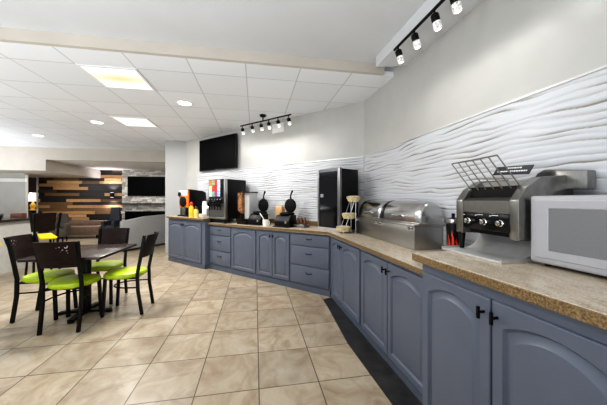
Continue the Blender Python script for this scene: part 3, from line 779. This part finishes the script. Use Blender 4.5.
rk.tube([tl, tr_], .004, seg=6).tube([bl, brr], .004, seg=6).tube([mixp(tl, bl, .92), mixp(tr_, brr, .92)], .003, seg=6)
rk.tube([brr, (.17, .04, .41), (.145, .1, .33)], .003, seg=6)
obj('wire_rack', rk, mat('wire_steel', (128, 126, 122), .35, metal=.9), t)
obj('rear_housing', MB().prism([(.02, .39), (.035, .45), (.06, .49), (.10, .51), (.305, .485), (.305, .385)], .32, .385, 'Y', bev=.008), M_steeld, t)
# sign on the toaster
t2 = thing('warning_sign', 'black rectangular sign with white lettering leaning on top of the toaster', 'sign', PR(2.56, .20, ZR+.49), ROT_R)
obj('plate', MB().box(-.12, .12, -.002, .004, 0, .062, M=Matrix.Rotation(radians(-32), 4, 'X') @ Matrix.Rotation(radians(4), 4, 'Y')), mat('sign_black', (24, 28, 38), .35), t2)
tx = MB()
rnd = random.Random(3)
for row, (zz, x0, x1) in enumerate(((.042, -.045, .06), (.018, -.095, .1))):
    x = x0
    while x < x1:
        wd = rnd.uniform(.006, .014); tx.box(x, x+wd, -.0032, -.0022, zz, zz+.009, M=Matrix.Rotation(radians(-32), 4, 'X') @ Matrix.Rotation(radians(4), 4, 'Y')); x += wd+.004
obj('lettering', tx, M_foam, t2)

# --- microwave
fa = Vector((UR[0]*.96-NR[0]*.28, UR[1]*.96-NR[1]*.28, 0))
mrz = atan2(fa.y, fa.x)
t = thing('microwave', 'white microwave oven with grey window at the right end of the counter', 'microwave', PR(2.82, .365, ZR), ROT_R)
WM, HM = .62, .335
M_mw = mat('white_enamel', (166, 166, 170), .32, var=.01)
obj('case', MB().box(0.004, WM, .02, .34, .016, .016+HM-.006, bev=.012), M_mw, t)
obj('door', MB().box(0, WM-.1, -.012, .022, .016, .016+HM, bev=.012, seg=3), M_mw, t)
wb = MB()
wx0, wx1, wz0, wz1 = .09, WM-.14, .085, .288
fr_ = MB()
obj('door_bezel', MB().loft([[(.03, -.0125, .045), (WM-.115, -.0125, .045), (WM-.115, -.0125, .328), (.03, -.0125, .328)], [(.032, -.016, .048), (WM-.117, -.016, .048), (WM-.117, -.016, .325), (.032, -.016, .325)], [(wx0-.004, -.016, wz0-.004), (wx1+.004, -.016, wz0-.004), (wx1+.004, -.016, wz1+.004), (wx0-.004, -.016, wz1+.004)], [(wx0, -.0125, wz0), (wx1, -.0125, wz0), (wx1, -.0125, wz1), (wx0, -.0125, wz1)]]), M_mw, t)
obj('window', MB().box(wx0, wx1, -.0145, -.012, wz0, wz1), mat('grey_mesh_glass', (118, 119, 121), .3, var=.03, scale=200), t)
obj('control_panel', MB().box(WM-.098, WM, -.01, .022, .016, .016+HM, bev=.008), mat('pale_grey_panel2', (205, 206, 208), .4), t)
bt_ = MB()
for i in range(4):
    for j in range(3): bt_.box(WM-.085+j*.026, WM-.065+j*.026, -.013, -.009, .08+i*.03, .1+i*.03)
obj('button', bt_, M_fr, t)
for x in (.05, WM-.05):
    for y in (.04, .25): obj('foot', MB().cyl((x, y, 0), (x, y, .02), .014), M_black, t)

# ================================================================== DINING GROUP
M_cut = mat('pale_cutout_light', (168, 160, 150), .4)  # pale colour stands in for light showing through the back cutouts
def make_chair(label, loc, rz, grp):
    r = thing('dining_chair', label, 'chair', loc, rz, grp)
    # seat (front toward -y)
    seat = MB(); rings = []
    K = 28
    def sh(s, z):
        out = []
        for i in range(K):
            a = 2*pi*i/K; e = 2.7
            cx_, sy_ = cos(a), sin(a)
            x = (abs(cx_)**(2/e))*(1 if cx_ > 0 else -1)*.225*s; y = (abs(sy_)**(2/e))*(1 if sy_ > 0 else -1)*.222*s
            if y > 0: x *= 1-.18*(y/.215)
            out.append((x, y-.01, z))
        return out
    obj('seat', seat.loft([sh(.93, .447), sh(1.0, .46), sh(1.015, .482), sh(.96, .503), sh(.8, .512), sh(.4, .515)]), M_lime, r)
    fr = MB().tube([(-.165, -.17, .447), (.165, -.17, .447), (.175, .17, .447), (-.175, .17, .447)], .012, closed=True)
    obj('seat_frame', fr, M_iron, r)
    for s in (-1, 1):
        obj('leg', MB().bar([(s*.178, -.2, 0), (s*.17, -.185, .25), (s*.165, -.175, .455)], .03, .03), M_iron, r)
    for s in (-1, 1):
        obj('leg', MB().bar([(s*.178, .235, 0), (s*.18, .19, .3), (s*.181, .185, .5), (s*.182, .225, .72), (s*.190, .268, .965)], .028, .032), M_iron, r)
    ring = []
    for i in range(21):
        a = pi*i/20
        ring.append((-.172+.0*i if False else -.17*cos(a), .19-.33*sin(a)**.7, .33))
    obj('stretcher', MB().tube(ring, .009), M_iron, r)
    # curved back panel
    bk = MB(); n = 12
    def xs(z): return .178+.013*(z-.5)/.465
    def yb(z): return .185+(z-.5)*.09/.465+.035*((z-.5)/.465)**2
    for zz in (0,):
        rows = []
        for j, z in enumerate((.69, .83, .972)):
            rows.append([(xs(z)*(2*i/n-1)*.985, yb(z)-.012+.03*(1-(2*i/n-1)**2), z) for i in range(n+1)])
        front = rows; back = [[(x, y+.014, z) for x, y, z in rr] for rr in rows]
        rings = []
        for fr_, bc in zip(front, back): rings.append(fr_+bc[::-1])
        bk.loft(rings)
    b = obj('backrest', bk, M_wood, r)
    il = MB()
    def spot(x, z, rad, hole=0):
        u = x/xs(z)
        for off in (.0150, -.0005):
            y = yb(z)-.012+.03*(1-u*u)+off
            if hole:
                il.loft([[(x+rad*q*cos(2*pi*k/16), y, z+rad*q*sin(2*pi*k/16)) for k in range(16)] for q in (1, hole)], cap0=False, cap1=False)
            else: il.loft([[(x+rad*q*cos(2*pi*k/12), y, z+rad*q*sin(2*pi*k/12)) for k in range(12)] for q in (1, .3)], cap0=False)
    spot(-.112, .92, .018, .5); spot(-.055, .918, .0075); spot(-.078, .888, .0075); spot(-.112, .878, .0075); spot(-.116, .852, .004); spot(-.06, .868, .003); spot(-.03, .91, .004)
    obj('cutout_pattern', il, M_cut, b, False)
    return r
def face(g, f): v = GF(g, f); return atan2(v.x, -v.y)
gc = 'lime green dining chairs at the dark table'
cA = make_chair('dark-backed lime green dining chair nearest, showing its cutout back', GF(-2.025, 3.445), face(0, 1), gc)
cC = dup(cA, GF(-1.60, 3.745), face(-1, 0), 'lime green dining chair on the right side of the table', skip=('cutout_pattern',))
cB = dup(cA, GF(-2.49, 3.76), face(1, 0), 'lime green dining chair on the left side of the table, back turned left')
cD = dup(cA, GF(-2.09, 4.20), face(0, -1), 'lime green dining chair on the far side of the table', skip=('cutout_pattern',))
t = thing('dining_table', 'dark square dining table on a black pedestal among lime chairs', 'table', GF(-2.07, 3.735), TH)
obj('tabletop', MB().prism([(-.38, -.455), (.38, -.455), (.40, -.435), (.40, .46), (.38, .48), (-.38, .48), (-.40, .46), (-.40, -.435)], .745, .775, bev=.004), M_tabletop, t)
obj('pedestal', MB().box(-.045, .045, -.045, .045, .02, .745, bev=.006).box(-.22, .22, -.03, .03, .73, .745), M_iron, t)
cb = MB()
for a in range(4):
    c_, s_ = cos(a*pi/2), sin(a*pi/2)
    cb.bar([(0, 0, .035), (.14*c_, .14*s_, .032), (.28*c_, .28*s_, .02)], .06, .03, side=(-s_, c_, 0)).cyl((.27*c_, .27*s_, 0), (.27*c_, .27*s_, .02), .03)
obj('base', cb, M_iron, t)

# --- bar and stools
t = thing('bar_counter', 'pale bar counter with dark top at the left edge', 'bar', GF(-5.0, 5.2), TH)
obj('bar_body', MB().box(-.3, .3, -1.6, 1.5, 0, .98), mat('pale_bar_front', (196, 196, 190), .5, var=.03), t)
obj('bar_top', MB().box(-.36, .38, -1.65, 1.55, .98, 1.03, bev=.006), mat('dark_bar_top', (40, 35, 33), .25, var=.2), t)
M_yel = mat('yellow_vinyl', (226, 202, 24), .4)
s = thing('bar_stool', 'dark-backed bar stool with yellow seat pulled up to the bar', 'bar stool', GF(-3.88, 5.74), face(-.75, .66), 'bar stools')
obj('seat', MB().box(-.115, .115, -.17, .14, .725, .77, bev=.018), M_yel, s)
for q in (-1, 1):
    obj('leg', MB().bar([(q*.18, -.22, 0), (q*.14, -.15, .73)], .03, .03), M_iron, s)
    obj('leg', MB().bar([(q*.18, .21, 0), (q*.155, .17, .75), (q*.165, .2, .95), (q*.18, .25, 1.16)], .03, .03), M_iron, s)
fr = MB().tube([(-.167, -.19, .3), (.167, -.19, .3), (.167, .19, .3), (-.167, .19, .3)], .01, closed=True)
obj('footrest', fr, M_iron, s)
obj('backrest', MB().prism([(-.16, .82), (.16, .82), (.19, 1.16), (-.19, 1.16)], 0, .02, 'Y'), M_wood, s)
s.children[-1].matrix_local = Matrix.Translation((0, .055, -.0)) @ Matrix.Rotation(radians(-10), 4, 'X')
dup(s, GF(-4.22, 4.84), face(-1, 0), 'bar stool at the left picture edge, its legs beside the left chair')
t = thing('tumbler', 'small grey tumbler on the bar top', 'cup', GF(-5.15, 6.5, 1.03), 0)
obj('tumbler', MB().lathe([(.04, 0), (.05, .09), (.046, .09), (.036, .01)]), mat('smoke_grey_plastic', (112, 108, 112), .3), t)
t = thing('napkin_box', 'brown box standing on the bar top near the stool', 'box', GF(-4.92, 6.62, 1.03), TH)
obj('box', MB().box(-.1, .1, -.07, .07, 0, .09, bev=.006), mat('red_brown_wood', (104, 66, 52), .5), t)
obj('napkins', MB().box(-.08, .08, -.05, .05, .09, .1), mat('beige_napkin', (158, 128, 110), .7), t)

# ================================================================== LOUNGE
M_sofa = mat('grey_upholstery', (150, 150, 148), .8, var=.05, scale=30, bump=.1, bscale=120)
a, b = Vector((-4.80, 7.16, 0)), Vector((-4.13, 8.65, 0)); sd = (b-a).normalized()
t = thing('sofa', 'grey high-backed sofa facing the fireplace, seen from behind', 'sofa', (a+b)/2, atan2(sd.y, sd.x))
L_ = (b-a).length/2+.06
obj('backrest', MB().prism([(-L_, .06), (L_, .06), (L_, .96), (-.2, .92), (-L_+.03, .83)], -.0, .16, 'Y', bev=.02), M_sofa, t)
obj('seat', MB().box(-L_+.05, L_-.05, .16, .75, .1, .42, bev=.03), M_sofa, t)
obj('armrest', MB().box(-L_, -L_+.14, .15, .75, .08, .6, bev=.03).box(L_-.14, L_, .15, .75, .08, .6, bev=.03), M_sofa, t)
for x in (-L_+.08, L_-.08):
    for y in (.05, .7): obj('leg', MB().cyl((x, y, 0), (x, y, .1), .02), M_black, t)
t = thing('television', 'black flat television on the stone wall in the far lounge', 'television', GF(-4.15, F_BACK-.24, 1.56), TH)
obj('bezel', MB().box(-.86, .86, -.05, 0, 0, .78, bev=.006), M_blackg, t); obj('screen', MB().box(-.84, .84, -.054, -.045, .02, .76), M_screen, t)
t = thing('fireplace', 'black linear fireplace below the stone wall mantel', 'fireplace', GF(-4.2, F_BACK-.24, .36), TH)
obj('firebox', MB().box(-.86, .86, -.03, .0, 0, .56), M_screen, t)
obj('surround', MB().box(-.9, .9, -.06, -.0, .55, .59).box(-.9, -.86, -.06, 0, 0, .55).box(.86, .9, -.06, 0, 0, .55), M_iron, t)
o = obj('mantel', MB().box(-1.1, 1.35, -.42, -.24, 0, .06, bev=.004), mat('dark_mantel_wood', (50, 44, 40), .5), None, False, GF(-4.2, F_BACK, 1.215), TH); tag(o, 'thin dark mantel shelf across the stone wall', 'mantel')
t = thing('wall_sconce', 'black up-and-down wall sconce on the plank wall', 'wall lamp', GF(-5.64, F_BACK-.08, 1.60), TH)
obj('body', MB().box(-.06, .06, -.1, 0.02, -.09, .09, bev=.008), M_black, t)
obj('lens', MB().box(-.045, .045, -.085, -.02, .09, .094).box(-.045, .045, -.085, -.02, -.094, -.09), mat('sconce_glow', (240, 232, 255), .5, emit=6, ergb=(236, 228, 255)), t)
for sgn in (1, -1):
    ld = bpy.data.lights.new('sconce_lamp', 'SPOT'); ld.energy = 45; ld.spot_size = radians(120); ld.spot_blend = .7; ld.shadow_soft_size = .03; ld.color = (.93, .9, 1)
    lo = bpy.data.objects.new('sconce_lamp', ld); COL.objects.link(lo); lo.location = GF(-5.64, F_BACK-.2, 1.60+sgn*.12); lo.rotation_euler = (0 if sgn < 0 else pi, 0, 0)
def armchair(label, loc, rz, m, w, h, d=.6):
    c = thing('armchair', label, 'armchair', loc, rz)
    obj('backrest', MB().loft([[(-w/2, d/2-.12, .3), (w/2, d/2-.12, .3), (w/2, d/2, .3), (-w/2, d/2, .3)], [(-w/2*1.02, d/2-.1, h*.7), (w/2*1.02, d/2-.1, h*.7), (w/2*1.02, d/2+.03, h*.7), (-w/2*1.02, d/2+.03, h*.7)], [(-w/2*.8, d/2-.06, h), (w/2*.8, d/2-.06, h), (w/2*.8, d/2+.05, h), (-w/2*.8, d/2+.05, h)]]), m, c)
    obj('seat', MB().box(-w/2, w/2, -d/2, d/2-.05, .2, .45, bev=.03), m, c)
    for s_ in (-1, 1):
        obj('armrest', MB().box(s_*w/2-.05, s_*w/2+.05, -d/2, d/2, .2, .62, bev=.02), m, c)
        for y in (-d/2+.05, d/2-.05): obj('leg', MB().cyl((s_*(w/2-.05), y, 0), (s_*(w/2-.05), y, .21), .02), M_black, c)
    return c
armchair('dark high-backed armchair in front of the plank wall near the stone', GF(-5.33, 11.2), TH, mat('charcoal_leather', (38, 42, 50), .4), .34, 1.12)
armchair('taupe armchair far behind the bar stool', GF(-6.33, 10.1), TH+radians(20), mat('taupe_upholstery', (84, 75, 67), .8), .32, .94)
t = thing('lounge_bench', 'long brown upholstered bench below the plank wall', 'bench', GF(-6.0, 11.2), TH)
M_brn = mat('brown_upholstery', (112, 92, 76), .7, var=.1)
obj('seat', MB().box(-1.2, .4, -.3, .3, .12, .44, bev=.03), M_brn, t)
obj('backrest', MB().box(-1.2, .4, .18, .34, .4, .62, bev=.03), M_brn, t)
for x in (-1.1, .3): obj('leg', MB().box(x-.03, x+.03, -.25, .25, 0, .13), M_black, t)
# recess beyond the doorway: lamp on a small table
t = thing('side_table', 'small dark side table in the far doorway', 'table', GF(-8.87, 12.6), TH)
obj('table_top', MB().lathe([(.25, .0), (.25, .03)], c=(0, 0, .95)), M_wood, t); obj('leg', MB().cyl((0, 0, 0), (0, 0, .95), .03).lathe([(.18, 0), (.18, .02)]), M_wood, t)
t = thing('table_lamp', 'table lamp with white shade glowing in the far doorway', 'lamp', GF(-8.87, 12.6, .98), TH)
obj('base', MB().lathe([(.09, 0), (.1, .02), (.06, .08), (.1, .2), (.03, .32), (.015, .4)]), mat('yellow_glow_base', (220, 170, 60), .3, emit=.4), t)  # lamp's yellow glow painted into the base colour and emission
obj('lamp_shade', MB().lathe([(.17, .36), (.11, .72), (.1, .72), (.16, .36)]), mat('lit_shade', (236, 230, 226), .7, emit=.8), t)
armchair('blue armchair in the far doorway below the lamp', GF(-8.9, 12.0), TH+radians(60), mat('blue_fabric', (46, 66, 104), .7, var=.3, scale=25), .4, 1.15)

# ================================================================== LIGHT + CAMERA
def area(name, loc, rot, sx, sy, e, col=(1, .97, .93)):
    ld = bpy.data.lights.new(name, 'AREA'); ld.shape = 'RECTANGLE'; ld.size = sx; ld.size_y = sy; ld.energy = e; ld.color = col
    lo = bpy.data.objects.new(name, ld); COL.objects.link(lo); lo.location = loc; lo.rotation_euler = rot; return lo
area('tray_fill', GF(-.9, .2, ZT-.03), (0, 0, TH), 1.0, 1.0, 14, (1, .98, .96))  # added area light without a fixture, lifts the near part of the room
area('room_fill', GF(-6.4, 4.6, ZC-.03), (0, 0, TH), 1.2, .6, 30)  # unseen area light added to brighten the left side
area('lounge_fill', GF(-4.4, 10.3, 2.58), (0, 0, TH), .6, .6, 30)  # two added area lights without fixtures, brightening the lounge
area('lounge_fill', GF(-6.8, 10.8, 2.25), (0, 0, TH), .6, .6, 22)
area('recess_lamp', GF(-8.9, 12.2, 2.2), (0, 0, TH), .4, .4, 8)
# added upward fill lights, out of view, to brighten the ceiling and room
area('fill_uplight', GF(-1.6, -1.4, 1.2), (radians(155), 0, TH), 2.0, 1.6, 120, (.89, .95, 1))
area('fill_uplight', GF(-1.9, .3, .7), (radians(160), 0, TH), 1.2, 1.0, 62, (.9, .96, 1))
area('fill_uplight', GF(-6.6, 2.0, 1.0), (radians(180), 0, TH), 2.0, 2.0, 270, (.89, .95, 1))
area('fill_uplight', GF(-7.8, 7.2, 1.0), (radians(180), 0, TH), 1.6, 1.6, 110, (.89, .95, 1))
wd = bpy.data.worlds.new('World'); SC.world = wd; wd.use_nodes = True
bg = wd.node_tree.nodes['Background']; bg.inputs['Color'].default_value = (.98, .99, 1, 1); bg.inputs['Strength'].default_value = .27

cam = bpy.data.cameras.new('camera'); co = bpy.data.objects.new('camera', cam); COL.objects.link(co)
co.location = (0, 0, 1.40); co.rotation_euler = (pi/2, 0, 0)
cam.sensor_width = 36; cam.sensor_fit = 'HORIZONTAL'; cam.lens = 36*267/607
cam.shift_y = -2.5/607; cam.clip_start = .02
SC.camera = co
SC.view_settings.view_transform = 'Standard'; SC.view_settings.look = 'Medium High Contrast'; SC.view_settings.exposure = -.04; SC.view_settings.gamma = 1
try: SC.cycles.use_denoising = True
except Exception: pass
